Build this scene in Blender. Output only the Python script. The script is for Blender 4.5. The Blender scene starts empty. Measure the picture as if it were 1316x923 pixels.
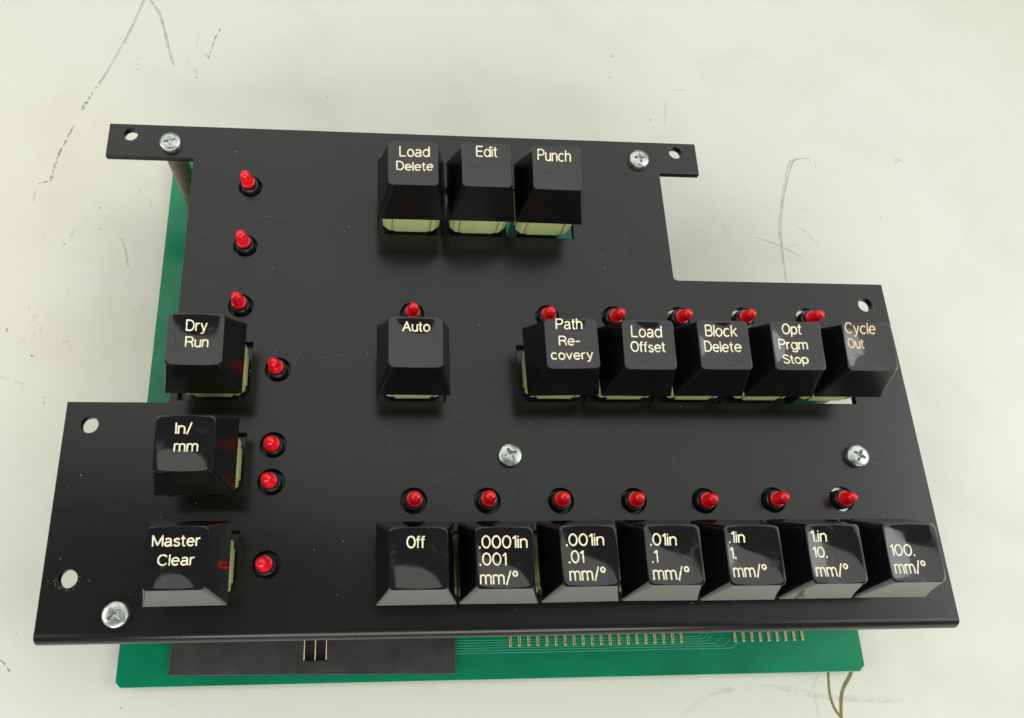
import bpy, bmesh, math, random
from mathutils import Vector, Matrix
random.seed(7)
R = math.radians
sc = bpy.context.scene
C = sc.collection
MM = 0.001

# ------------------------------------------------------------------ camera
cam = bpy.data.cameras.new('camera'); camo = bpy.data.objects.new('camera', cam); C.objects.link(camo)
sc.camera = camo
cam.sensor_fit = 'HORIZONTAL'; cam.sensor_width = 36.0
cam.lens = 909.26 / 1316 * 36.0
cam.shift_x = (658 - 555.59) / 1316
cam.shift_y = (519.03 - 461.5) / 1316
cam.clip_start = 0.005; cam.clip_end = 50
def rot_cam(rx, ry, rz):
    return Matrix.Rotation(rz, 4, 'Z') @ Matrix.Rotation(ry, 4, 'Y') @ Matrix.Rotation(rx, 4, 'X')
camo.matrix_world = Matrix.Translation(Vector((78.80, 0.69, 177.96)) * MM) @ rot_cam(0.310677, -0.075460, -0.017601)

# ------------------------------------------------------------------ room light and added fill lamps
w = bpy.data.worlds.new('World'); sc.world = w; w.use_nodes = True
bg = w.node_tree.nodes['Background']
bg.inputs[0].default_value = (0.95, 1.0, 0.93, 1); bg.inputs[1].default_value = 0.17

def area(name, loc, target, sx, sy, energy, col):
    l = bpy.data.lights.new(name, 'AREA'); l.shape = 'RECTANGLE'; l.size = sx; l.size_y = sy
    l.energy = energy; l.color = col
    o = bpy.data.objects.new(name, l); C.objects.link(o)
    o.location = loc
    d = Vector(target) - Vector(loc)
    o.rotation_euler = d.to_track_quat('-Z', 'Y').to_euler()
    return o
# luminous ceiling panel beyond the far side of the bench
lc = bpy.data.lights.new('ceiling_panel_light', 'AREA'); lc.shape = 'RECTANGLE'; lc.size = 5.0; lc.size_y = 2.9
lc.energy = 60; lc.color = (1.0, 1.0, 0.97)
lo = bpy.data.objects.new('ceiling_panel_light', lc); C.objects.link(lo)
lo.location = (0.41, 1.67, 1.7); lo.rotation_euler = (0, 0, R(-13))
area('side_fill_left', (-1.9, -0.1, 1.25), (0.1, 0.05, 0), 1.6, 1.3, 19, (1.0, 0.97, 0.90))  # added fill lamp, no window there; softens shadows from the left
area('side_fill_right', (2.1, 0.0, 1.25), (0.1, 0.05, 0), 1.6, 1.3, 19, (0.94, 0.98, 1.0))  # matching fill lamp added on the right, no window there
area('front_fill', (0.1, -1.7, 0.95), (0.1, 0.05, 0), 2.2, 0.9, 34, (1.0, 1.0, 0.97))  # added fill lamp that brightens the near table and front of the board

sc.view_settings.view_transform = 'Standard'; sc.view_settings.look = 'None'
sc.view_settings.exposure = 0.0; sc.view_settings.gamma = 1.0
sc.render.engine = 'CYCLES'

# ------------------------------------------------------------------ materials
def new_mat(name):
    m = bpy.data.materials.new(name); m.use_nodes = True
    nt = m.node_tree
    return m, nt, nt.nodes['Principled BSDF'], nt.links
def setp(b, **k):
    names = dict(col='Base Color', rough='Roughness', metal='Metallic', spec='Specular IOR Level', trans='Transmission Weight',
                 ior='IOR', coat='Coat Weight', coatr='Coat Roughness', sss='Subsurface Weight', alpha='Alpha')
    for a, v in k.items():
        if a == 'col' and len(v) == 3: v = (*v, 1)
        b.inputs[names[a]].default_value = v
def noise(nt, scale, detail=4, rough=0.6, dist=0.0, stretch=None):
    tc = nt.nodes.new('ShaderNodeTexCoord'); n = nt.nodes.new('ShaderNodeTexNoise')
    n.inputs['Scale'].default_value = scale; n.inputs['Detail'].default_value = detail
    n.inputs['Roughness'].default_value = rough; n.inputs['Distortion'].default_value = dist
    if stretch:
        mp = nt.nodes.new('ShaderNodeMapping'); mp.inputs['Scale'].default_value = stretch
        nt.links.new(tc.outputs['Object'], mp.inputs[0]); nt.links.new(mp.outputs[0], n.inputs['Vector'])
    else: nt.links.new(tc.outputs['Object'], n.inputs['Vector'])
    return n
def ramp(nt, src, stops):
    r = nt.nodes.new('ShaderNodeValToRGB'); e = r.color_ramp.elements
    while len(e) < len(stops): e.new(0.5)
    for el, (p, c) in zip(e, stops):
        el.position = p; el.color = (*c, 1) if not isinstance(c, (int, float)) else (c, c, c, 1)
    nt.links.new(src, r.inputs[0]); return r
def bump(nt, b, src, strength, dist):
    bp = nt.nodes.new('ShaderNodeBump'); bp.inputs['Strength'].default_value = strength
    bp.inputs['Distance'].default_value = dist
    nt.links.new(src, bp.inputs['Height']); nt.links.new(bp.outputs[0], b.inputs['Normal']); return bp
def mixc(nt, fac, a, b, blend='MIX'):
    m = nt.nodes.new('ShaderNodeMix'); m.data_type = 'RGBA'; m.blend_type = blend
    if isinstance(fac, float): m.inputs[0].default_value = fac
    else: nt.links.new(fac, m.inputs[0])
    for k, v in ((6, a), (7, b)):
        if isinstance(v, tuple): m.inputs[k].default_value = (*v, 1)
        else: nt.links.new(v, m.inputs[k])
    return m.outputs[2]

def mat_table():
    m, nt, b, L = new_mat('painted_tabletop')
    big = noise(nt, 4.0, 3, 0.5)
    base = ramp(nt, big.outputs['Fac'], [(0.35, (0.665, 0.660, 0.560)), (0.65, (0.640, 0.660, 0.600))])
    mid = noise(nt, 22, 5, 0.62, 0.4)
    st = ramp(nt, mid.outputs['Fac'], [(0.48, 0.0), (0.76, 0.42)])
    c1 = mixc(nt, st.outputs[0], base.outputs[0], (0.54, 0.515, 0.41))
    fine = noise(nt, 130, 6, 0.7, 1.5)
    msk = noise(nt, 13, 3, 0.6)
    f1 = ramp(nt, fine.outputs['Fac'], [(0.67, 0.0), (0.73, 0.55)])
    f2 = ramp(nt, msk.outputs['Fac'], [(0.54, 0.0), (0.68, 1.0)])
    mu = nt.nodes.new('ShaderNodeMath'); mu.operation = 'MULTIPLY'
    L.new(f1.outputs[0], mu.inputs[0]); L.new(f2.outputs[0], mu.inputs[1])
    c2 = mixc(nt, mu.outputs[0], c1, (0.40, 0.37, 0.28))
    L.new(c2, b.inputs['Base Color'])
    r = ramp(nt, mid.outputs['Fac'], [(0.3, 0.34), (0.7, 0.50)]); L.new(r.outputs[0], b.inputs['Roughness'])
    g = noise(nt, 420, 3, 0.6); bump(nt, b, g.outputs['Fac'], 0.10, 0.0004)
    setp(b, spec=0.35)
    return m
def mat_plate():
    m, nt, b, L = new_mat('black_anodised_plate')
    n = noise(nt, 30, 5, 0.6)
    c = ramp(nt, n.outputs['Fac'], [(0.3, (0.0060, 0.0055, 0.0054)), (0.75, (0.0095, 0.0086, 0.0082))])
    L.new(c.outputs[0], b.inputs['Base Color'])
    gr = noise(nt, 60, 6, 0.75, 0, (1.0, 14.0, 1.0))
    r = ramp(nt, gr.outputs['Fac'], [(0.25, 0.17), (0.75, 0.25)])
    sm = noise(nt, 24, 6, 0.72, 1.2); sr = ramp(nt, sm.outputs['Fac'], [(0.40, 0.0), (0.72, 0.075)])   # handling smears
    ad = nt.nodes.new('ShaderNodeMath'); ad.operation = 'ADD'
    L.new(r.outputs[0], ad.inputs[0]); L.new(sr.outputs[0], ad.inputs[1]); L.new(ad.outputs[0], b.inputs['Roughness'])
    g = noise(nt, 1800, 2, 0.5); bump(nt, b, g.outputs['Fac'], 0.12, 0.0001)
    setp(b, spec=0.41)
    return m
def mat_cap():
    m, nt, b, L = new_mat('glossy_black_keycap_plastic')
    oi = nt.nodes.new('ShaderNodeObjectInfo')
    tc = nt.nodes.new('ShaderNodeTexCoord')
    ad = nt.nodes.new('ShaderNodeVectorMath'); ad.operation = 'MULTIPLY_ADD'
    ad.inputs[1].default_value = (1, 1, 1)
    cb = nt.nodes.new('ShaderNodeCombineXYZ')
    for i in range(3): L.new(oi.outputs['Random'], cb.inputs[i])
    L.new(tc.outputs['Object'], ad.inputs[0]); L.new(cb.outputs[0], ad.inputs[2])
    def nz(scale, detail, rough, dist=0):
        n = nt.nodes.new('ShaderNodeTexNoise'); n.inputs['Scale'].default_value = scale; n.inputs['Detail'].default_value = detail
        n.inputs['Roughness'].default_value = rough; n.inputs['Distortion'].default_value = dist
        L.new(ad.outputs[0], n.inputs['Vector']); return n
    setp(b, col=(0.0045, 0.0045, 0.0048), spec=0.5, ior=1.58)
    s = nz(190, 4, 0.6, 1.2)
    r = ramp(nt, s.outputs['Fac'], [(0.42, 0.05), (0.60, 0.10), (0.66, 0.26)]); L.new(r.outputs[0], b.inputs['Roughness'])
    g = nz(110, 1, 0.4); bump(nt, b, g.outputs['Fac'], 0.16, 0.0004)
    return m
def mat_simple(name, col, rough, metal=0.0, spec=0.5, nscale=None, namt=0.15, bmp=None, **k):
    m, nt, b, L = new_mat(name); setp(b, col=col, rough=rough, metal=metal, spec=spec, **k)
    if nscale:
        n = noise(nt, nscale, 5, 0.6)
        d = tuple(x * (1 - namt) for x in col); u = tuple(min(1, x * (1 + namt)) for x in col)
        c = ramp(nt, n.outputs['Fac'], [(0.3, d), (0.7, u)]); L.new(c.outputs[0], b.inputs['Base Color'])
        if bmp: bump(nt, b, n.outputs['Fac'], bmp[0], bmp[1])
    return m
M_table = mat_table(); M_plate = mat_plate(); M_cap = mat_cap()
M_flank = mat_simple('satin_black_keycap_flank', (0.0045, 0.0045, 0.005), 0.24, spec=0.24, nscale=150, namt=0.2)
M_flank_gloss = mat_simple('polished_black_keycap_flank', (0.0045, 0.0045, 0.005), 0.07, spec=0.5, ior=1.85)
M_house = mat_simple('pale_cream_switch_plastic', (0.47, 0.535, 0.225), 0.42, nscale=120, namt=0.07)
M_board = mat_simple('green_circuit_board', (0.0, 0.200, 0.092), 0.24, spec=0.32, nscale=45, namt=0.22)
M_edge = mat_simple('pale_board_edge', (0.25, 0.42, 0.25), 0.5)
M_sheet = mat_simple('dark_grey_fibre_sheet', (0.038, 0.036, 0.036), 0.44, nscale=150, namt=0.35, bmp=(0.3, 0.0003))
M_gold = mat_simple('tinned_gold_metal', (0.86, 0.70, 0.40), 0.36, metal=0.5)
M_trace = mat_simple('light_green_trace', (0.10, 0.42, 0.27), 0.25)
M_legend = mat_simple('cream_legend_fill', (0.78, 0.74, 0.52), 0.45, nscale=900, namt=0.2)
M_legend2 = mat_simple('worn_tan_legend_fill', (0.66, 0.50, 0.32), 0.45, nscale=900, namt=0.3)
M_zinc = mat_simple('zinc_plated_steel', (0.52, 0.55, 0.53), 0.34, metal=1.0, nscale=700, namt=0.3, bmp=(0.5, 0.0003))
M_standoff = mat_simple('dull_aluminium', (0.20, 0.155, 0.12), 0.45, metal=0.6, nscale=420, namt=0.35, bmp=(0.4, 0.0003))
M_spacer = mat_simple('black_nylon_spacer', (0.012, 0.013, 0.013), 0.30, nscale=300, namt=0.3)  # nylon spacers; also blackens the shade fillers in slots and LED holes
M_dark = mat_simple('dark_recess', (0.008, 0.008, 0.008), 0.6)
M_dust = mat_simple('pale_dust', (0.55, 0.55, 0.50), 0.9)
M_wear = mat_simple('scraped_plate_metal', (0.24, 0.22, 0.20), 0.5)
def mat_led():
    m, nt, b, L = new_mat('red_led_epoxy')
    setp(b, col=(1.0, 0.006, 0.018), rough=0.10, trans=0.2, ior=1.5, spec=0.6, sss=0.35)
    b.inputs['Subsurface Radius'].default_value = (0.004, 0.0002, 0.0002); b.inputs['Subsurface Scale'].default_value = 1.0
    return m
M_led = mat_led()
def mat_mark(name, col, lo, hi, amax, scale):
    m, nt, b, L = new_mat(name); setp(b, col=col, rough=0.7, spec=0.2)
    n = noise(nt, scale, 5, 0.7)
    r = ramp(nt, n.outputs['Fac'], [(lo, 0.0), (hi, amax)]); L.new(r.outputs[0], b.inputs['Alpha'])
    return m
M_pencil = mat_mark('grey_rub_mark', (0.34, 0.34, 0.27), 0.25, 0.80, 0.55, 500)
M_pen = mat_mark('broken_dark_mark', (0.19, 0.18, 0.15), 0.46, 0.60, 0.65, 750)
M_faint = mat_mark('faint_scuff', (0.44, 0.43, 0.36), 0.40, 0.85, 0.34, 350)
M_brown = mat_mark('brown_line_mark', (0.22, 0.19, 0.075), 0.10, 0.40, 0.92, 400)

# ------------------------------------------------------------------ helpers
def finish(bm, name, mats, parent=None, smooth=None, loc=(0, 0, 0), rot=(0, 0, 0)):
    """bm in millimetres -> one mesh object in metres"""
    bmesh.ops.scale(bm, vec=(MM, MM, MM), verts=bm.verts)
    me = bpy.data.meshes.new(name); bm.to_mesh(me); bm.free()
    if not isinstance(mats, (list, tuple)): mats = [mats]
    for m in mats: me.materials.append(m)
    if smooth is not None:
        for p in me.polygons: p.use_smooth = True
        me.set_sharp_from_angle(angle=R(smooth))
    return link(name, me, parent, loc, rot)
def link(name, me, parent, loc=(0, 0, 0), rot=(0, 0, 0)):
    o = bpy.data.objects.new(name, me); C.objects.link(o)
    o.location = Vector(loc) * MM; o.rotation_euler = rot
    if parent: o.parent = parent
    return o
def box(bm, x0, x1, y0, y1, z0, z1, bevel=0.0, mi=0):
    r = bmesh.ops.create_cube(bm, size=1.0)
    vs = r['verts']
    for v in vs:
        v.co = Vector(((x0 + x1) / 2 + v.co.x * (x1 - x0), (y0 + y1) / 2 + v.co.y * (y1 - y0), (z0 + z1) / 2 + v.co.z * (z1 - z0)))
    fs = set(f for v in vs for f in v.link_faces)
    for f in fs: f.material_index = mi
    if bevel:
        es = list(set(e for v in vs for e in v.link_edges))
        bmesh.ops.bevel(bm, geom=es, offset=bevel, segments=2, affect='EDGES', profile=0.5)
def lathe(bm, prof, n=32, cx=0, cy=0, caps=True, mi=0):
    rings = []
    for r, z in prof:
        if r < 1e-6: rings.append([bm.verts.new((cx, cy, z))])
        else: rings.append([bm.verts.new((cx + r * math.cos(2 * math.pi * i / n), cy + r * math.sin(2 * math.pi * i / n), z)) for i in range(n)])
    for a, b in zip(rings, rings[1:]):
        for i in range(n):
            j = (i + 1) % n
            if len(a) == 1: f = bm.faces.new((a[0], b[j], b[i]))
            elif len(b) == 1: f = bm.faces.new((a[i], a[j], b[0]))
            else: f = bm.faces.new((a[i], a[j], b[j], b[i]))
            f.material_index = mi
    bmesh.ops.recalc_face_normals(bm, faces=bm.faces)
def rrect(x0, x1, y0, y1, r, n=6, side=0):
    pts = []
    for cx, cy, a0 in ((x1 - r, y1 - r, 0), (x0 + r, y1 - r, 90), (x0 + r, y0 + r, 180), (x1 - r, y0 + r, 270)):
        for i in range(n + 1):
            a = R(a0 + 90 * i / n); pts.append((cx + r * math.cos(a), cy + r * math.sin(a)))
    if side:
        out = []
        for i, p in enumerate(pts):
            out.append(p)
            if i % (n + 1) == n:
                q = pts[(i + 1) % len(pts)]
                for k in range(1, side): out.append((p[0] + (q[0] - p[0]) * k / side, p[1] + (q[1] - p[1]) * k / side))
        return out
    return pts
def circle(cx, cy, r, n=40):
    return [(cx + r * math.cos(2 * math.pi * i / n), cy + r * math.sin(2 * math.pi * i / n)) for i in range(n)]
def fill(loops, z):
    cu = bpy.data.curves.new('tmp', 'CURVE'); cu.dimensions = '2D'; cu.fill_mode = 'BOTH'
    for pts in loops:
        s = cu.splines.new('POLY'); s.points.add(len(pts) - 1); s.use_cyclic_u = True
        for p, q in zip(s.points, pts): p.co = (q[0], q[1], 0, 1)
    o = bpy.data.objects.new('tmp', cu); C.objects.link(o)
    dg = bpy.context.evaluated_depsgraph_get(); me = bpy.data.meshes.new_from_object(o.evaluated_get(dg))
    vs = [(v.co.x, v.co.y, z) for v in me.vertices]; fs = [tuple(p.vertices) for p in me.polygons]
    bpy.data.objects.remove(o); bpy.data.curves.remove(cu); bpy.data.meshes.remove(me)
    return vs, fs
def inset(pts, d, keep=lambda p: False):
    """move a closed loop by d towards its left-hand side"""
    out = []; n = len(pts)
    for i in range(n):
        p0, p1, p2 = Vector(pts[i - 1]), Vector(pts[i]), Vector(pts[(i + 1) % n])
        a = (p1 - p0).normalized(); b = (p2 - p1).normalized()
        na = Vector((-a.y, a.x)); nb = Vector((-b.y, b.x)); m = na + nb
        if m.length < 1e-6: m = na
        m = m / max(.3, m.dot(na) )
        if keep(pts[i]): m.y = 0
        out.append((p1.x + m.x * d, p1.y + m.y * d))
    return out
def area2(p): return sum(p[i - 1][0] * p[i][1] - p[i][0] * p[i - 1][1] for i in range(len(p)))
def sheet(outline, holes, z0, z1, off=0.15, keep=lambda p: False):
    """flat sheet with holes and softly rounded rims (mm)"""
    loops = [list(outline) if area2(outline) > 0 else list(reversed(outline))]
    loops += [list(h) if area2(h) < 0 else list(reversed(h)) for h in holes]
    bm = bmesh.new()
    for z, d, up in ((z1, off, 1), (z0, 0, -1)):
        vs, fs = fill([inset(l, d, keep) if d else l for l in loops], z)
        V = [bm.verts.new(v) for v in vs]
        for f in fs:
            q = bm.faces.new([V[i] for i in f]); q.normal_update()
            if q.normal.z * up < 0: q.normal_flip()
    for l in loops:
        rings = [inset(l, off, keep), inset(l, off * .3, keep), l, l]; zz = [z1, z1 - off * .3, z1 - off, z0]
        R_ = [[bm.verts.new((p[0], p[1], z)) for p in rg] for rg, z in zip(rings, zz)]
        n = len(l)
        for a, b in zip(R_, R_[1:]):
            for i in range(n):
                j = (i + 1) % n
                if keep(l[i]) and keep(l[j]): continue
                bm.faces.new((a[j], a[i], b[i], b[j]))
    return bm

# ------------------------------------------------------------------ measured layout (mm, plate's top face is z = 0)
T = 1.7                      # plate thickness
ZB = -31.0                   # top face of the circuit board
ZT = -35.0                   # table surface
KEYS = [  # name, x, y, cap kind, legend lines (text, x0, x1, baseline, height)
 ('Load Delete', 87.75, 116.37, 'high', [('Load', -3.59, 4.33, 2.11, 2.91), ('Delete', -4.41, 5.21, -1.89, 2.63)]),
 ('Edit', 106.8, 116.37, 'high', [('Edit', -2.6, 3.02, 2.69, 2.94)]),
 ('Punch', 125.85, 116.37, 'high', [('Punch', -5.11, 3.85, 2.26, 3.2)]),
 ('Path Re-covery', 125.79, 66.34, 'high', [('Path', -3.64, 2.97, 3.75, 2.65), ('Re-', -3.11, 2.22, -0.28, 2.44), ('covery', -5.41, 5.02, -3.98, 2.66)]),
 ('Load Offset', 144.84, 66.34, 'high', [('Load', -4.21, 3.59, 2.01, 2.93), ('Offset', -4.6, 4.14, -1.76, 2.71)]),
 ('Block Delete', 163.89, 66.34, 'high', [('Block', -4.47, 3.81, 2.29, 2.95), ('Delete', -5.11, 4.47, -1.69, 2.82)]),
 ('Opt Prgm Stop', 182.94, 66.34, 'high', [('Opt', -3.44, 1.69, 3.1, 2.71), ('Prgm', -4.81, 2.87, -0.84, 2.68), ('Stop', -4.27, 2.41, -4.62, 2.46)]),
 ('Cycle Out', 201.99, 66.34, 'high', [('Cycle', -5.8, 2.41, 3.37, 2.92), ('Out', -5.62, -1.06, -0.44, 2.61)]),
 ('Dry Run', 36.45, 66.24, 'high', [('Dry', -2.35, 2.54, 2.16, 2.66), ('Run', -2.3, 3.03, -1.78, 2.62)]),
 ('In/mm', 36.32, 41.11, 'tall', [('In/', -2.5, 1.65, 2.3, 2.54), ('mm', -2.42, 3.0, -1.71, 2.8)]),
 ('Auto', 87.76, 66.18, 'high', [('Auto', -3.22, 3.48, 2.81, 2.45)]),
 ('Master Clear', 36.14, 16.2, 'low', [('Master', -5.21, 4.87, 2.51, 2.43), ('Clear', -3.86, 3.89, -1.49, 2.39)]),
 ('Off', 88.0, 15.69, 'low', [('Off', -2.58, 1.49, 2.25, 2.66)]),
 ('.0001in .001 mm/°', 107.05, 15.69, 'low', [('.0001in', -5.67, 5.18, 2.07, 2.8), ('.001', -5.63, 0.41, -1.63, 2.76), ('mm/°', -5.67, 2.79, -5.71, 2.89)]),
 ('.001in .01 mm/°', 126.1, 15.69, 'low', [('.001in', -5.11, 3.59, 2.2, 2.71), ('.01', -4.78, -1.21, -1.54, 2.79), ('mm/°', -4.89, 3.37, -5.38, 2.93)]),
 ('.01in .1 mm/°', 145.15, 15.69, 'low', [('.01in', -5.25, 1.06, 2.04, 2.73), ('.1', -5.18, -3.68, -1.73, 2.81), ('mm/°', -5.3, 3.23, -5.5, 2.95)]),
 ('.1in 1. mm/°', 164.2, 15.69, 'low', [('.1in', -5.57, -1.59, 2.79, 2.58), ('1.', -5.66, -4.06, -0.72, 2.55), ('mm/°', -5.45, 2.61, -4.85, 2.87)]),
 ('1.in 10. mm/°', 183.25, 15.69, 'low', [('1.in', -5.5, -1.32, 2.75, 2.61), ('10.', -5.59, -1.69, -0.81, 2.45), ('mm/°', -5.55, 2.52, -5.08, 2.89)]),
 ('100. mm/°', 202.3, 15.69, 'low', [('100.', -5.59, 0.57, -0.71, 2.66), ('mm/°', -5.44, 2.46, -4.7, 2.92)]),
]
def slot(x, y, nx=1, notch=True):
    x0 = x - 9.05; x1 = x + 19.05 * (nx - 1) + (9.05 if nx in (1, 7) else 9.65); y0 = y - 7.8; y1 = y + 8.4
    pts = [(x0, y0), (x1, y0), (x1, y1)]
    for i in reversed(range(nx)):
        cx = x + 19.05 * i; pts += [(cx + 2.7, y1), (cx + 2.7, y1 + 2.4), (cx - 2.7, y1 + 2.4), (cx - 2.7, y1)]
    pts += [(x0, y1)]
    return pts
LEDS = [  # hole x, y, head lean (dx, dy)
 (42.02, 122.92, -1.1, 0.7, 'top of the left column'), (41.78, 103.70, -0.7, 0.9, 'second from the top of the left column'),
 (41.63, 85.33, -0.5, 0.5, 'just above the Dry Run key'), (52.44, 66.99, -0.8, 0.25, 'right of the Dry Run key'),
 (52.25, 46.41, -0.25, -0.35, 'upper of the two right of the In/mm key'), (52.25, 36.83, -0.7, 0.0, 'lower of the two right of the In/mm key'),
 (52.14, 16.44, -0.7, 0.1, 'right of the Master Clear key'), (88.10, 83.72, 0.3, -0.35, 'behind the Auto key'),
 (126.00, 83.60, -0.3, -0.9, 'behind the Path Recovery key'), (144.75, 83.60, 0.85, -1.1, 'behind the Load Offset key'),
 (163.84, 83.80, 0.8, -1.2, 'behind the Block Delete key'), (182.80, 84.00, -0.1, -1.2, 'behind the Opt Prgm Stop key'),
 (201.99, 84.10, 0.9, -1.2, 'left of the Cycle Out key top'), (88.09, 31.91, 0.3, 0.2, 'behind the Off key'),
 (106.96, 31.83, 0.0, 0.5, 'behind the .0001in key'), (126.03, 31.75, -0.4, 0.15, 'behind the .001in key'),
 (145.30, 31.67, -0.4, 0.0, 'behind the .01in key'), (164.19, 31.59, 0.05, -0.5, 'behind the .1in key'),
 (183.00, 31.71, 0.2, -0.15, 'behind the 1.in key'), (201.97, 31.90, -0.75, -0.6, 'behind the 100. key')]
SCREWS = [(18.5, 136.5, 20), (157.7, 136.1, 5), (113.2, 43.6, 25), (208.2, 43.5, -30), (18.2, 5.4, 40)]
HOLES = [(6.76, 139.4, 1.95), (169.94, 139.5, 1.95), (220.72, 88.92, 2.05), (6.23, 51.6, 2.1), (6.01, 13.7, 2.15)]

# ------------------------------------------------------------------ table
bm = bmesh.new(); box(bm, -520, 680, -420, 620, ZT - 28, ZT, 2.0)
table = finish(bm, 'tabletop', M_table, smooth=35)
table['kind'] = 'structure'; table['label'] = 'cream painted tabletop with grey scuffs and pen marks under the switch panel'

def smooth_path(pts, sub=6):
    if len(pts) < 3:
        a, b = pts[0], pts[-1]; return [(a[0] + (b[0] - a[0]) * t / 4, a[1] + (b[1] - a[1]) * t / 4) for t in range(5)]
    P = [pts[0]] + list(pts) + [pts[-1]]; out = []
    for i in range(1, len(P) - 2):
        p0, p1, p2, p3 = (Vector((*q, 0)) for q in P[i - 1:i + 3])
        for k in range(sub):
            t = k / sub
            out.append((0.5 * (2 * p1 + (p2 - p0) * t + (2 * p0 - 5 * p1 + 4 * p2 - p3) * t * t + (3 * p1 - p0 - 3 * p2 + p3) * t ** 3))[:2])
    out.append(tuple(P[-2])); return out
def mark(pts, width, mat, sub=6, jitter=0.15, taper=True, z=0.05):
    path = smooth_path(pts, sub); bm = bmesh.new(); prev = None; n = len(path)
    for i, p in enumerate(path):
        a = Vector(path[max(0, i - 1)]); b = Vector(path[min(n - 1, i + 1)]); d = (b - a)
        if d.length < 1e-9: continue
        d.normalize(); nr = Vector((-d.y, d.x)); h = width / 2 * random.uniform(1 - jitter * 2, 1 + jitter)
        if taper and (i == 0 or i == n - 1): h *= 0.3
        v = (bm.verts.new((p[0] + nr.x * h, p[1] + nr.y * h, ZT + z)), bm.verts.new((p[0] - nr.x * h, p[1] - nr.y * h, ZT + z)))
        if prev: bm.faces.new((prev[0], prev[1], v[1], v[0]))
        prev = v
    for f in bm.faces:
        if f.normal.z < 0: f.normal_flip()
    return finish(bm, 'scuff_mark', mat, table)
mark([(-6.5, 240), (-7.5, 232), (-9.1, 226.6), (-11.6, 215.4), (-15.0, 203.7), (-19.0, 191.4), (-20.7, 187.9)], 1.0, M_pencil)
mark([(-19.9, 189.5), (-21.9, 184.4), (-25.3, 175.6)], 1.0, M_pen, jitter=.4)
mark([(-26.8, 169.6), (-29.1, 161.2), (-30.6, 155.5), (-31.4, 146.8)], 0.9, M_pen, jitter=.4)
mark([(-31.4, 146.8), (-36.5, 145.4)], 0.55, M_pen, z=.06)
mark([(-35.8, 144.2), (-35.6, 137.6)], 0.7, M_faint)
mark([(-7.5, 227.5), (-6.9, 226.8), (-2.8, 220.3), (0.3, 210.7), (2.8, 201.9), (4.7, 196.4)], 1.1, M_pencil)
mark([(20.7, 216.3), (18.3, 210.7), (16.3, 200.2)], 0.5, M_pen)
mark([(15.0, 202.8), (16.6, 201.4)], 0.8, M_pen); mark([(11.6, 202.2), (12.6, 201.2)], 1.0, M_pen)
mark([(12.2, 212), (11.6, 206)], 1.2, M_faint)
mark([(221.2, 112), (222.3, 130.8), (225.7, 147.0), (231.4, 162.2), (234.5, 165.8), (239.4, 166.3)], 0.75, M_pencil)
mark([(221.8, 131), (222.8, 138.8), (226.6, 152.0), (231.1, 163.9), (234.0, 165.4)], 0.5, M_pencil, z=.06)
mark([(239.4, 168), (239.6, 160.5)], 0.5, M_faint, z=.07); mark([(241.2, 167), (241.2, 161)], 0.4, M_faint)
mark([(189.6, 195.2), (194.8, 195.5)], 0.5, M_pencil); mark([(187.3, 191.9), (185.0, 177.6)], 0.9, M_faint)
mark([(212.7, 132.2), (220.8, 129.2), (228.9, 124.4)], 0.45, M_pencil, z=.08); mark([(200.6, 138.1), (203.5, 132.5)], 0.6, M_faint)
mark([(229, 137), (233, 134), (236, 129)], 0.9, M_faint)
mark([(211.6, -11), (211.4, -13.6), (210.8, -18.7), (211.4, -22.9), (213.2, -25.7), (215, -28)], 0.8, M_brown, jitter=.08, taper=False)
mark([(219.2, -11), (218.3, -13.8), (214.6, -18.8), (212.9, -25.7), (212, -30)], 1.0, M_brown, jitter=.08, taper=False, z=.09)
M_pale = mat_mark('pale_arc', (0.46, 0.46, 0.38), 0.40, 0.85, 0.30, 300)
mark([(160, -30), (165.4, -24.4), (172.9, -19.5), (182.6, -17.0), (195.5, -16.9), (209.2, -19.7), (232.8, -21.4)], 1.6, M_pale, z=.03)
mark([(196, -17.6), (209.2, -20.5), (233, -22)], 0.6, M_pale, z=.04)
mark([(208, -14.2), (206, -18), (206.6, -25)], 1.1, M_faint, z=.07)
mark([(-40, 77.6), (-36.4, 76.6), (-26.8, 73.9)], 0.7, M_faint); mark([(-6.0, 126.1), (-4, 121), (-2.5, 114.7)], 0.6, M_pencil)
mark([(-22.1, 67.9), (-22.3, 70.9)], 0.45, M_pen); mark([(-24, -4.5), (-22, -6), (-19.8, -8.6)], 0.45, M_pen)
mark([(-26, -13), (-23, -16), (-21, -20)], 0.5, M_faint)
for x, y, s in ((273.9, 166.8, 1.9), (261.8, 141.8, 1.0), (266.1, 34.1, 0.9), (-23.7, 123.3, 1.0), (-24.1, 122.2, .8), (-37, 92.3, 1.7), (-17, 102.5, 1.0),
                (161.3, -15, .7), (249, 152, .7), (228, 188, .6), (236, 184, .6), (196.6, 192.6, .7), (180, 181, 1.0), (168, 210, .8), (166, 200, .6),
                (-14, 137, .7), (-11, 134, .9), (-16, 139, .6), (-2.8, 133, .9), (-1.5, 131, .7), (-13, 129, .5), (-28, 84, 1.2), (-8, 74, .6),
                (10, -18, .6), (-12, -1, .6), (-20, 2, .7), (140, 190, .6), (110, 178, .7), (60, 186, .7), (206, 139.6, .6), (212, 152, .7), (190, 128, .9)):
    a = random.uniform(0, 3.14); dx, dy = math.cos(a) * s * .5, math.sin(a) * s * .5
    mark([(x - dx, y - dy), (x, y + random.uniform(-.2, .2)), (x + dx, y + dy)], s * .75, M_pen, sub=3, jitter=.5, z=random.uniform(.03, .1))
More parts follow.
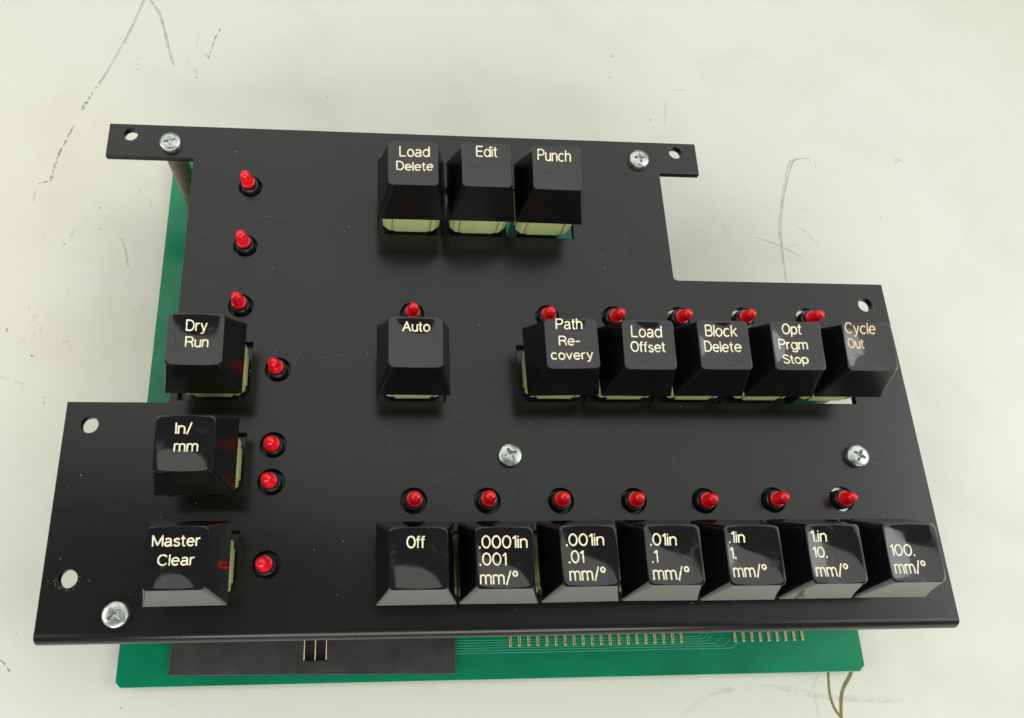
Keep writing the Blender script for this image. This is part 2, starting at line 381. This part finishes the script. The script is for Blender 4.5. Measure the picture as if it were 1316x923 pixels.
for i in range(20):
    x = random.uniform(-34, 4); y = random.uniform(84, 142)
    a = random.choice((1.35, 1.5, 1.8, 0.5)) + random.uniform(-.2, .2); s = random.uniform(1.5, 5)
    mark([(x, y), (x + math.cos(a) * s * .5 + random.uniform(-.3, .3), y + math.sin(a) * s * .5), (x + math.cos(a) * s, y + math.sin(a) * s)],
         random.uniform(.3, .9), M_faint, sub=3, jitter=.4, z=random.uniform(.03, .1))

M_rust = mat_mark('faint_brown_scuff', (0.42, 0.33, 0.24), 0.40, 0.80, 0.30, 350)
for i in range(22):
    x = random.uniform(188, 236); y = random.uniform(118, 152); a = random.uniform(-1.2, .3); s = random.uniform(1.5, 6)
    mark([(x, y), (x + math.cos(a) * s * .5, y + math.sin(a) * s * .5 + random.uniform(-.5, .5)), (x + math.cos(a) * s, y + math.sin(a) * s)],
         random.uniform(.2, .7), M_rust, sub=4, jitter=.4, z=random.uniform(.03, .1))
for cx, cy, rr, nn in ((273.9, 166.8, 2.2, 9), (-9, 198, 7, 8), (12, 195, 6, 6), (-30, 88, 4, 5), (150, 176, 9, 6), (112, 182, 8, 5), (-18, 88, 3, 4)):
    for i in range(nn):
        x = cx + random.gauss(0, rr * .45); y = cy + random.gauss(0, rr * .45); a = random.uniform(0, 3.1); s = random.uniform(.5, 2.2)
        mark([(x, y), (x + math.cos(a) * s * .5, y + math.sin(a) * s * .5 + .2), (x + math.cos(a) * s, y + math.sin(a) * s)], random.uniform(.4, 1.2), M_faint, sub=3, jitter=.4, z=random.uniform(.03, .1))

# ------------------------------------------------------------------ the switch panel (one thing)
panel = bpy.data.objects.new('switch_panel', None); C.objects.link(panel)
panel.empty_display_size = 0.02; panel.location = (0, 0, 0)
panel['label'] = 'black metal switch panel with glossy black keys and red lights over green board'
panel['category'] = 'switch panel'

# --- plate with the folded front edge
W = 227.2; BR = 2.5; YB = -1.2
outline = [(0.5, 143.0), (0.5, 131.95), (25.2, 131.95), (25.2, 57.7), (0.0, 57.7), (0.0, YB + BR), (W, YB + BR), (W, 95.7)]
outline += [(165.2, 95.7), (164.4, 95.95), (164.0, 96.8), (164.0, 131.95), (176.5, 131.95), (176.5, 143.0)]
holes = [circle(x, y, r) for x, y, r in HOLES] + [circle(x, y, 3.25, 36) for x, y, *_ in LEDS]
holes += [slot(87.75, 116.37, 3), slot(125.79, 66.34, 5), slot(87.76, 66.2), slot(36.45, 66.24), slot(36.32, 41.11), slot(36.14, 16.2), slot(88.0, 15.69, 7)]
bm = sheet(outline, holes, -T, 0, 0.2, lambda p: p[1] < YB + BR + .01 and (p[0] < .1 or p[0] > W - .1))
prof = []
N = 10
for i in range(N + 1):
    a = R(90 * i / N); prof.append((BR - BR * math.sin(a), -BR + BR * math.cos(a)))
prof += [(0, -11.8), (0.15, -12.0), (T - .15, -12.0), (T, -11.8)]
ri = BR - T
for i in range(N + 1):
    a = R(90 - 90 * i / N); prof.append((BR - ri * math.sin(a), -BR + ri * math.cos(a)))
cols = []
nb = len(bm.faces)
for x, ins in ((0.0, .25), (0.25, 0), (W - .25, 0), (W, .25)):
    cols.append([bm.verts.new((x, YB + y + (ins * .5 if y < 1 else 0), z - (ins * .4 if i < 6 else 0) * (i > 0))) for i, (y, z) in enumerate(prof)])
for a, b in zip(cols, cols[1:]):
    for i in range(len(prof) - 1): bm.faces.new((a[i], a[i + 1], b[i + 1], b[i]))
bm.faces.new(cols[0]); bm.faces.new(list(reversed(cols[-1])))
bm.faces.ensure_lookup_table()
bmesh.ops.recalc_face_normals(bm, faces=bm.faces[nb:])
plate = finish(bm, 'panel_plate', M_plate, panel, smooth=40)
for p in plate.data.polygons:
    if abs(p.normal.z) > 0.999 and p.center.y > (YB + BR) * MM: p.use_smooth = False

# scraped rings and dust on the plate
bm = bmesh.new()
def fleck(bm, x, y, s, z):
    n = random.randint(4, 6); a0 = random.random() * 6
    vs = [bm.verts.new((x + s * random.uniform(.5, 1) * math.cos(a0 + 6.283 * i / n), y + s * random.uniform(.4, 1) * math.sin(a0 + 6.283 * i / n), z)) for i in range(n)]
    top = bm.verts.new((x, y, z + s * .5))
    for i in range(n): bm.faces.new((vs[i], vs[(i + 1) % n], top))
def on_plate(x, y):
    if x < 27 and y > 56: return False
    if x > 162 and y > 94: return False
    return 1 < x < 226 and 4 < y < 142
for i in range(170):
    x, y = random.uniform(0, 227), random.uniform(3, 142)
    if on_plate(x, y): fleck(bm, x, y, random.choice((.07, .09, .12, .17)), 0.004)
dust = finish(bm, 'dust_specks', M_dust, plate); dust['kind'] = 'stuff'
bm = bmesh.new()
for hx, hy, hr, a0, a1, n in ((6.76, 139.4, 2.5, 220, 320, 9), (6.01, 13.7, 2.75, 170, 400, 18), (169.94, 139.5, 2.5, 10, 170, 8), (220.72, 88.92, 2.8, -60, 30, 6)):
    for i in range(n):
        a = R(random.uniform(a0, a1)); r = hr + random.uniform(-.2, .35)
        fleck(bm, hx + r * math.cos(a), hy + r * math.sin(a), random.uniform(.08, .2), 0.003)
for i in range(16): fleck(bm, 150 + i * 1.6 + random.uniform(-1, 1), 130.8 + random.uniform(-.3, .3) , random.uniform(.04, .09), 0.003)
scr = finish(bm, 'scrape_marks', M_wear, plate); scr['kind'] = 'stuff'

# --- circuit board
bo = [(10.6, -12.75), (218.7, -12.95), (220.5, -11.3), (220.7, 100), (168, 100), (168, 158), (9.6, 158), (9.2, -11.3)]
bm = sheet(bo, [circle(18.5, 136.5, 1.7, 20)], ZB - 1.6, ZB)
for f in bm.faces: f.material_index = 1 if abs(f.normal.z) < 0.3 else 0
board = finish(bm, 'circuit_board', [M_board, M_edge], panel)
board['label'] = 'green circuit board under the black plate'
# five parallel traces, two of them kinking up at the right
def trace(pts, wd):
    bm = bmesh.new(); prev = None
    for i, p in enumerate(pts):
        v = (bm.verts.new((p[0], p[1] + wd / 2, ZB + .03)), bm.verts.new((p[0], p[1] - wd / 2, ZB + .03)))
        if prev: bm.faces.new((prev[1], v[1], v[0], prev[0]))
        prev = v
    return bm
for k in range(6):
    y = -5.8 + k * 0.68
    xe = (183.5, 181.0, 178.5, 176, 175, 174)[k]
    finish(trace([(98, y), (xe - 2.0, y), (xe, y + 1.6), (xe, y + 1.9)], 0.16), 'copper_trace', M_trace, board)
# header pins, in two runs
def pins(x0, n, step):
    bm = bmesh.new()
    for i in range(n):
        x = x0 + i * step
        box(bm, x - .11, x + .11, -4.0, .5, ZB + .1, ZB + .55, 0.05)
        box(bm, x + .42, x + .58, -3.5, .5, ZB + .1, ZB + .45, 0.05)
        box(bm, x - .1, x + .62, -4.1, -3.75, ZB, ZB + .38, 0.06)
    return bm
for i in range(20):
    bm = pins(116.4 + i * 2.62, 1, 0)
    finish(bm, 'header_pin', M_gold, board)
for i in range(9):
    finish(pins(182.2 + i * 2.55, 1, 0), 'header_pin', M_gold, board)
# dark insulating sheet with its window and contact strips
so = [(23.3, -9.75), (100.8, -11.0), (101.0, 12), (23.5, 12)]
bm = sheet(so, [[(58.9, -6.7), (65.5, -6.7), (65.5, 3), (58.9, 3)]], ZB + 1.3, ZB + 1.8)
ins = finish(bm, 'insulating_sheet', M_sheet, panel); ins['label'] = 'dark grey fibre sheet lying along the front of the board'
bm = bmesh.new(); box(bm, 57, 67.5, -8, 5, ZB + .3, ZB + .6); finish(bm, 'window_floor', M_dark, ins)
for x in (59.2, 62.2, 65.2):
    bm = bmesh.new(); box(bm, x - .13, x + .13, -6.6, 3, ZB + .6, ZB + 1.75, .1); finish(bm, 'contact_strip', M_gold, ins)

# --- screws, standoffs
def screw_head():
    bm = bmesh.new(); rh = 3.1; nr, na = 26, 72; rings = []
    def hz(x, y):
        r = math.hypot(x, y); t = r / rh
        z = 0.75 + 1.15 * math.sqrt(max(0, 1 - (t * 0.93) ** 2.6)) if t < .999 else 0.55
        arm = 0
        for u, v in ((x, y), (y, x)):
            ww = 0.50 - 0.10 * abs(u)
            a = min(1, max(0, (ww - abs(v)) / .13)) * min(1, max(0, (1.75 - abs(u)) / .25))
            arm = max(arm, a)
        arm = max(arm, min(1, max(0, (0.85 - r) / .2)))
        return z - arm * (1.15 - 0.35 * min(1, r / 1.7))
    for i in range(1, nr + 1):
        r = rh * i / nr
        rings.append([bm.verts.new((r * math.cos(6.28318 * k / na), r * math.sin(6.28318 * k / na), hz(r * math.cos(6.28318 * k / na), r * math.sin(6.28318 * k / na)))) for k in range(na)])
    c = bm.verts.new((0, 0, hz(0, 0)))
    for k in range(na): bm.faces.new((c, rings[0][k], rings[0][(k + 1) % na]))
    rings.append([bm.verts.new((rh * math.cos(6.28318 * k / na), rh * math.sin(6.28318 * k / na), 0.01)) for k in range(na)])
    for a, b in zip(rings, rings[1:]):
        for k in range(na): bm.faces.new((a[k], b[k], b[(k + 1) % na], a[(k + 1) % na]))
    bmesh.ops.recalc_face_normals(bm, faces=bm.faces)
    return bm
s0 = finish(screw_head(), 'cross_head_screw', M_zinc, panel, smooth=50)
bm = bmesh.new(); lathe(bm, [(0, 0), (2.75, 0), (2.95, -.2), (2.95, ZB + T + .2), (2.75, ZB + T + .02), (0, ZB + T + .02)], 28)
st0 = finish(bm, 'standoff', M_standoff, panel, smooth=40)
for i, (x, y, a) in enumerate(SCREWS):
    o = s0 if i == 0 else link('cross_head_screw', s0.data, panel)
    o.location = (x * MM, y * MM, 0); o.rotation_euler = (0, 0, R(a))
    o = st0 if i == 0 else link('standoff', st0.data, panel)
    o.location = (x * MM, y * MM, -T * MM - .00002)

# --- indicator lights
bm = bmesh.new()
lathe(bm, [(0, 1.35), (1.9, 1.35), (1.95, 1.45), (1.95, 2.05), (1.62, 2.15), (1.52, 2.4), (1.5, 3.1), (1.66, 3.3), (1.66, 3.5), (1.48, 3.7), (1.47, 4.6), (1.4, 5.05), (1.2, 5.5), (0.85, 5.82), (0.4, 5.98), (0, 6.0)], 28)
led0 = finish(bm, 'indicator_light', M_led, panel, smooth=45)
def spacer_bm():
    bm = bmesh.new()
    lathe(bm, [(0, 1.0), (1.95, 1.0), (2.0, 1.25), (2.3, 1.3), (2.55, 1.1), (2.6, .9), (2.6, -30.9)], 30); return bm
sp0 = finish(spacer_bm(), 'spacer', M_spacer, led0, smooth=40)
bm = bmesh.new(); lathe(bm, [(2.5, -2.4), (4.2, -2.4), (4.2, -3.6), (2.5, -3.6)], 24); co0 = finish(bm, 'hole_shade_ring', M_spacer, led0, smooth=30)  # black ring added so the gap around the LED reads as shade
for i, (x, y, dx, dy, where) in enumerate(LEDS):
    c = None
    if i == 0: o, s, c = led0, sp0, co0
    else:
        if x < 150:
            c = co0.copy(); C.objects.link(c)
        o = led0.copy(); C.objects.link(o); s = sp0.copy(); C.objects.link(s); s.parent = o
        if c: c.parent = o
    ux = dx * .35; uy = dy * .35
    o.location = ((x + ux * .3) * MM, (y + uy * .3) * MM, 0)
    o.rotation_mode = 'ZYX'
    o.rotation_euler = (R(-dy * 7.5), R(dx * 7.5), random.uniform(0, 6))
    s.rotation_euler = (0, 0, 0); 
    # keep the spacer's foot near its hole: lean much less than the lens
    s.matrix_parent_inverse = Matrix.Identity(4)
    s.rotation_euler = o.rotation_euler.to_matrix().inverted().to_euler()
    if c: c.rotation_euler = s.rotation_euler

# --- keys
HB = 10.3
KIND = {'high': (22.6, 21.7, 6.30, -6.32), 'tall': (22.7, 22.0, 6.38, -6.35), 'low': (21.3, 21.0, 6.7, -6.62)}
def cap_surface(kind):
    zb, zf, yb, yf = KIND[kind]; cy = (yb + yf) / 2; hy = (yb - yf) / 2
    def z(x, y):
        u = min(1, abs(x / 6.5)); v = min(1, abs((y - cy) / hy))
        return zf + (zb - zf) * (y - yf) / (yb - yf) - 0.62 * (1 - u * u) * (1 - v * v)
    return z
def cap_bm(kind):
    zb, zf, yb, yf = KIND[kind]; zs = cap_surface(kind); cy = (yb + yf) / 2
    bm = bmesh.new()
    base = rrect(-9.28, 9.28, -9.45, 9.35, 0.45, 5, 16); top = rrect(-6.5, 6.5, yf, yb, 1.15, 5, 16)
    def ztop(x, y): return zf + (zb - zf) * (y - yf) / (yb - yf)
    rings = []
    inner = [(p[0] * .88, p[1] * .88) for p in base]
    rings.append([(p[0], p[1], HB + 2) for p in inner]); rings.append([(p[0], p[1], HB) for p in inner])
    rings.append([(p[0] * .993, p[1] * .993, HB) for p in base]); rings.append([(p[0], p[1], HB + .15) for p in base])
    K = 6
    for k in range(1, K + 1):                        # slightly hollow flanks
        t = k / K * .972; bow = -0.10 * math.sin(math.pi * t)
        ring = []
        for a, b in zip(base, top):
            x = a[0] + (b[0] - a[0]) * t; y = a[1] + (b[1] - a[1]) * t
            s = 1 + bow / 8
            ring.append((x * s, (y) * s, HB + (ztop(b[0], b[1]) - HB) * t))
        rings.append(ring)
    sc_ = [(1.006, -.10), (0.999, -.03), (0.985, 0.0)]
    for s, dz in sc_:
        ring = []
        for p in top:
            x = p[0] * s; y = cy + (p[1] - cy) * s; ring.append((x, y, zs(x, y) + dz))
        rings.append(ring)
    for k in range(1, 15):
        s = 0.985 * (1 - k / 15)
        rings.append([(p[0] * s, cy + (p[1] - cy) * s, zs(p[0] * s, cy + (p[1] - cy) * s)) for p in top])
    V = [[bm.verts.new(c) for c in r] for r in rings]; n = len(base)
    for k, (a, b) in enumerate(zip(V, V[1:])):
        for i in range(n):
            f = bm.faces.new((a[i], a[(i + 1) % n], b[(i + 1) % n], b[i]))
            if k < 3 + K: f.material_index = 1
    c = bm.verts.new((0, cy, zs(0, cy)))
    for i in range(n): bm.faces.new((V[-1][i], V[-1][(i + 1) % n], c))
    bm.faces.new(list(reversed(V[0])))
    bmesh.ops.recalc_face_normals(bm, faces=bm.faces)
    return bm
def housing_bm():
    bm = bmesh.new()
    def ring(h, ch, z): 
        return [bm.verts.new((x + .2, y * .85, z)) for x, y in ((h, h - ch), (h - ch, h), (-h + ch, h), (-h, h - ch), (-h, -h + ch), (-h + ch, -h), (h - ch, -h), (h, -h + ch))]
    rs = [ring(6.4, 1.2, -30.9), ring(6.4, 1.2, -.9), ring(6.6, 1.2, -.5), ring(7.6, 1.5, -.2), ring(7.95, 1.3, 1.3), ring(8.1, 1.3, 9.9), ring(7.8, 1.2, 10.2)]
    for a, b in zip(rs, rs[1:]):
        for i in range(8):
            f = bm.faces.new((a[i], a[(i + 1) % 8], b[(i + 1) % 8], b[i]))
            if a is rs[0] or a is rs[1]: f.material_index = 1
    bm.faces.new(rs[-1]); bm.faces.new(list(reversed(rs[0])))
    bmesh.ops.recalc_face_normals(bm, faces=bm.faces)
    for k in range(4):                              # raised centre panel on each flank
        before = set(bm.verts)
        box(bm, -4.6, 4.6, -8.15, -7.0, 0.3, 9.0, 0.12)
        nv = [v for v in bm.verts if v not in before]
        bmesh.ops.rotate(bm, cent=(0, 0, 0), matrix=Matrix.Rotation(R(90 * k), 3, 'Z'), verts=nv)
        for v in nv: v.co.y *= .87; v.co.x += .2
    for k in (0, 2):
        for sx in (-5.4, 5.4):
            before = set(bm.verts); box(bm, sx - .07, sx + .07, -7.99, -7.4, 0.9, 9.5, 0, 1)
            nv = [v for v in bm.verts if v not in before]
            bmesh.ops.rotate(bm, cent=(0, 0, 0), matrix=Matrix.Rotation(R(90 * k), 3, 'Z'), verts=nv)
            for v in nv: v.co.y *= .87; v.co.x += .2
    return bm
# --- single-line lettering
def arc(cx, cy, rx, ry, a0, a1, n=14):
    return [(cx + rx * math.cos(R(a0 + (a1 - a0) * i / n)), cy + ry * math.sin(R(a0 + (a1 - a0) * i / n))) for i in range(n + 1)]
XH = 0.72
def bowl(cx=.27, r=.27): return arc(cx, XH / 2, r, XH / 2, 90, 450, 22)
G = {
 'L': (.52, [[(0, 1), (0, 0), (.52, 0)]]), 'P': (.6, [[(0, 0), (0, 1), (.33, 1)] + arc(.33, .74, .27, .26, 90, -90) + [(0, .48)]]),
 'R': (.62, [[(0, 0), (0, 1), (.35, 1)] + arc(.35, .75, .25, .25, 90, -90) + [(0, .5)], [(.36, .5), (.5, .42), (.56, .25), (.62, 0)]]),
 'E': (.54, [[(.54, 1), (0, 1), (0, 0), (.54, 0)], [(0, .52), (.5, .52)]]),
 'D': (.64, [[(0, 0), (0, 1), (.28, 1)] + arc(.28, .5, .36, .5, 90, -90, 18) + [(0, 0)]]),
 'B': (.6, [[(0, 0), (0, 1), (.32, 1)] + arc(.32, .76, .24, .24, 90, -90) + [(0, .52)], [(.32, .52)] + arc(.34, .26, .26, .26, 90, -90) + [(0, 0)]]),
 'C': (.68, [arc(.36, .5, .36, .5, 42, 318, 26)]), 'O': (.74, [arc(.37, .5, .37, .5, 90, 450, 32)]),
 'A': (.7, [[(0, 0), (.35, 1), (.7, 0)], [(.12, .34), (.58, .34)]]), 'M': (.76, [[(0, 0), (0, 1), (.38, .08), (.76, 1), (.76, 0)]]),
 'S': (.6, [arc(.3, .75, .27, .25, 25, 200, 12) + [(.12, .6), (.46, .44)] + arc(.3, .26, .29, .26, 25, -160, 12)]),
 'I': (0, [[(0, 0), (0, 1)]]), 'l': (0, [[(0, 0), (0, 1)]]), 'i': (0, [[(0, 0), (0, XH)], [(0, .95), (0, .97)]]),
 'o': (.54, [bowl()]), 'a': (.52, [arc(.25, .50, .22, .22, 150, 0, 10) + [(.47, .1), (.52, 0)], [(.47, .42), (.2, .38)] + arc(.18, .19, .18, .19, 90, 270, 10) + [(.3, .02), (.47, .2)]]),
 'd': (.54, [bowl(), [(.54, 0), (.54, 1)]]), 'b': (.54, [bowl(), [(0, 0), (0, 1)]]), 'p': (.54, [bowl(), [(0, XH), (0, -.28)]]),
 'g': (.54, [bowl(), [(.54, XH), (.54, -.08)] + arc(.28, -.06, .26, .22, 0, -150, 10)]),
 'e': (.54, [[(0, .38), (.54, .38)] + arc(.27, .36, .27, .36, 4, 315, 24)]), 'c': (.5, [arc(.27, .36, .27, .36, 50, 310, 20)]),
 't': (.24, [[(.09, .94), (.09, .12), (.15, 0), (.24, .01)], [(-.04, XH), (.24, XH)]]),
 'f': (.26, [[(.09, 0), (.09, .82), (.15, .98), (.28, .99)], [(-.03, XH), (.25, XH)]]),
 'r': (.28, [[(0, 0), (0, XH)], [(0, .46), (.08, .66), (.28, XH)]]),
 'n': (.46, [[(0, 0), (0, XH)], [(0, .48)] + arc(.24, .49, .22, .23, 160, 0, 10) + [(.46, 0)]]),
 'h': (.46, [[(0, 0), (0, 1)], [(0, .48)] + arc(.24, .49, .22, .23, 160, 0, 10) + [(.46, 0)]]),
 'u': (.46, [[(0, XH), (0, .23)] + arc(.22, .23, .22, .23, 180, 340, 10), [(.46, XH), (.46, 0)]]),
 'm': (.78, [[(0, 0), (0, XH)], [(0, .5)] + arc(.2, .52, .19, .2, 160, 0, 10) + [(.39, 0)], [(.39, .5)] + arc(.59, .52, .19, .2, 160, 0, 10) + [(.78, 0)]]),
 'v': (.48, [[(0, XH), (.24, 0), (.48, XH)]]), 'y': (.48, [[(0, XH), (.25, 0)], [(.48, XH), (.2, -.18), (.1, -.27), (.0, -.27)]]),
 'k': (.46, [[(0, 0), (0, 1)], [(.42, XH), (0, .28)], [(.16, .42), (.46, 0)]]),
 's': (.44, [arc(.22, .53, .19, .17, 25, 200, 10) + [(.1, .44), (.34, .3)] + arc(.22, .18, .2, .18, 25, -160, 10)]),
 '-': (.32, [[(0, .4), (.32, .4)]]), '/': (.34, [[(0, -.06), (.34, 1.04)]]), '.': (.02, [[(0, .0), (.02, .0)]]),
 '°': (.3, [arc(.15, .82, .15, .19, 90, 450, 18)]), '0': (.6, [arc(.3, .5, .3, .5, 90, 450, 30)]),
 '1': (.2, [[(0, .8), (.2, .99), (.2, 0)]]),
}
GAP = {'.': .15}
def legend_bm(lines, zs):
    bm = bmesh.new(); rnd = random.Random(str(lines))
    for text, x0, x1, yb, h in lines:
        if text == 'mm': h = 2.55
        if text == 'covery': h = 2.5
        wid = sum(G[c][0] for c in text) + .19 * (len(text) - 1)
        sx = (x1 - x0 - .3) / wid; sx = min(sx, h * 1.12); penx = (x0 + x1) / 2 - wid * sx / 2
        for c in text:
            for st in G[c][1]:
                pts = [(penx + px * sx, yb + .14 + py * (h - .28)) for px, py in st]
                if len(pts) == 2 and math.dist(*pts) < .1: pts = [(pts[0][0] - .04, pts[0][1]), (pts[0][0] + .06, pts[0][1])]
                # resample
                rs = [pts[0]]
                for a, b in zip(pts, pts[1:]):
                    k = max(1, int(math.dist(a, b) / .35))
                    for q in range(1, k + 1): rs.append((a[0] + (b[0] - a[0]) * q / k, a[1] + (b[1] - a[1]) * q / k))
                hw = .172 if c != '.' else .22
                for a, b in zip(rs, rs[1:]):
                    d = Vector(b) - Vector(a)
                    if d.length < 1e-6: continue
                    d.normalize(); nx, ny = -d.y, d.x; ex = d * (hw * .55); h1 = hw * rnd.uniform(.82, 1.12)
                    q = [(a[0] - ex.x + nx * h1, a[1] - ex.y + ny * h1), (a[0] - ex.x - nx * h1, a[1] - ex.y - ny * h1),
                         (b[0] + ex.x - nx * h1, b[1] + ex.y - ny * h1), (b[0] + ex.x + nx * h1, b[1] + ex.y + ny * h1)]
                    off = .022 + rnd.uniform(0, .012)
                    f = bm.faces.new([bm.verts.new((x, y, zs(x, y) + off)) for x, y in q])
                    f.normal_update()
                    if f.normal.z < 0: f.normal_flip()
            penx += (G[c][0] + .19) * sx
    return bm
house0 = None; caps = {}
bm = bmesh.new(); box(bm, -9.4, 9.4, -9.2, 9.2, -6.5, -2.1, 0.3); shade_block_me = None  # black block added below the slot, standing in for the shade there
for name, x, y, kind, lines in KEYS:
    if house0 is None:
        house0 = finish(housing_bm(), 'key_switch', [M_house, M_spacer], panel, smooth=30); hs = house0
    else: hs = link('key_switch', house0.data, panel)
    hs.location = (x * MM, y * MM, 0)
    rz = {'Path Re-covery': 1.3, 'Punch': -1.0, 'Dry Run': -.4}.get(name, random.uniform(-.4, .4))
    hs['label'] = 'cream key switch under the black %s key' % name
    if name not in ('Punch', 'Cycle Out'):
        if shade_block_me is None: fr = finish(bm, 'slot_shade_block', M_spacer, hs); shade_block_me = fr.data
        else: fr = link('slot_shade_block', shade_block_me, hs)
    if kind not in caps:
        cp = finish(cap_bm(kind), 'keycap', [M_cap, M_flank_gloss if kind == 'low' else M_flank], hs, smooth=28); caps[kind] = cp.data
    else: cp = link('keycap', caps[kind], hs)
    cp.rotation_euler = (R(random.uniform(-.5, .5)), R(random.uniform(-.5, .5)), R(rz))
    lg = finish(legend_bm(lines, cap_surface(kind)), 'legend', M_legend2 if name == 'Cycle Out' else M_legend, hs)
    lg.rotation_euler = cp.rotation_euler
def curl(parent, pts, wd, zf, mat, name):
    bm = bmesh.new(); prev = None; path = smooth_path(pts, 5)
    for i, p in enumerate(path):
        a = Vector(path[max(0, i - 1)]); b = Vector(path[min(len(path) - 1, i + 1)]); d = (b - a).normalized(); h = wd * random.uniform(.15, .6)
        v = [bm.verts.new((p[0] - d.y * h * s, p[1] + d.x * h * s, zf(p[0], p[1]) + .012)) for s in (1, -1)]
        if prev: bm.faces.new((prev[0], prev[1], v[1], v[0]))
        prev = v
    for f in bm.faces:
        f.normal_update()
        if f.normal.z < 0: f.normal_flip()
    return finish(bm, name, mat, parent)
M_scuff = mat_simple('dull_rubbed_plastic', (0.010, 0.013, 0.013), 0.32, spec=0.40)
M_scratch = mat_simple('hairline_scratch', (0.10, 0.098, 0.092), 0.5)
KS = {o['label'].split('the black ')[1][:-4]: o for o in panel.children if o.name.startswith('key_switch')}
for nm, kind, strokes in (
    ('Edit', 'high', [[(-4.6, 1.6), (-4.2, .2), (-3.4, -1)], [(-3.4, .6), (-2.4, -.3), (-1.6, -.2)], [(-3.8, -1.6), (-3.5, -2.2)]]),
    ('Punch', 'high', [[(-4.4, 1), (-3.6, -.6), (-3.1, -1.6)], [(-3.6, -1.5), (-2.2, -1.1), (-1.2, -1.6), (-.4, -1.2)]]),
    ('Block Delete', 'high', [[(-3, -4), (-1.4, -3.4), (-.4, -4.3)], [(.6, -3.2), (1.6, -4), (2.8, -3.5), (3.2, -4.6)], [(-.5, -5), (1.2, -5.2)]]),
    ('Dry Run', 'high', [[(-5, 1.5), (-4.4, -.5), (-4.8, -2)], [(-4, -1.5), (-3.4, -3)], [(3, -2), (4, -3.2), (4.6, -2.6)]]),
    ('Cycle Out', 'high', [[(-4.6, -2.6), (-3, -2.0), (-1.6, -3.2), (.4, -2.6)], [(-3.4, -4), (-1, -4.4), (1.4, -3.8), (3.4, -4.6)], [(1.2, -2.4), (3.2, -3.2)]]),
    ('Opt Prgm Stop', 'high', [[(2.4, -4.4), (3.6, -3.8), (4.4, -4.6)]]), ('Load Offset', 'high', [[(-4, -4.6), (-2, -4.2), (1, -5), (3, -4.4)]])):
    zs = cap_surface(kind); o = KS[nm]; cp = [c for c in o.children if c.name.startswith('keycap')][0]
    for st in strokes:
        m_ = curl(o, st, 0.24, zs, M_scuff, 'scuff'); m_.rotation_euler = cp.rotation_euler
for i in range(34):
    x, y = random.uniform(4, 222), random.uniform(6, 138)
    if not on_plate(x, y) or not on_plate(x + 6, y): continue
    a = random.choice((0.05, -.1, 1.4, .6)) + random.uniform(-.3, .3); L_ = random.uniform(1.5, 9)
    if any(abs(x + math.cos(a) * L_ / 2 - kx) < 14 and abs(y + math.sin(a) * L_ / 2 - ky) < 14 for _, kx, ky, *_ in KEYS): continue
    curl(plate, [(x, y), (x + math.cos(a) * L_ / 2, y + math.sin(a) * L_ / 2 + random.uniform(-.2, .2)), (x + math.cos(a) * L_, y + math.sin(a) * L_)], 0.07, lambda *_: -.006, M_scratch, 'scratch')
bpy.context.view_layer.update()
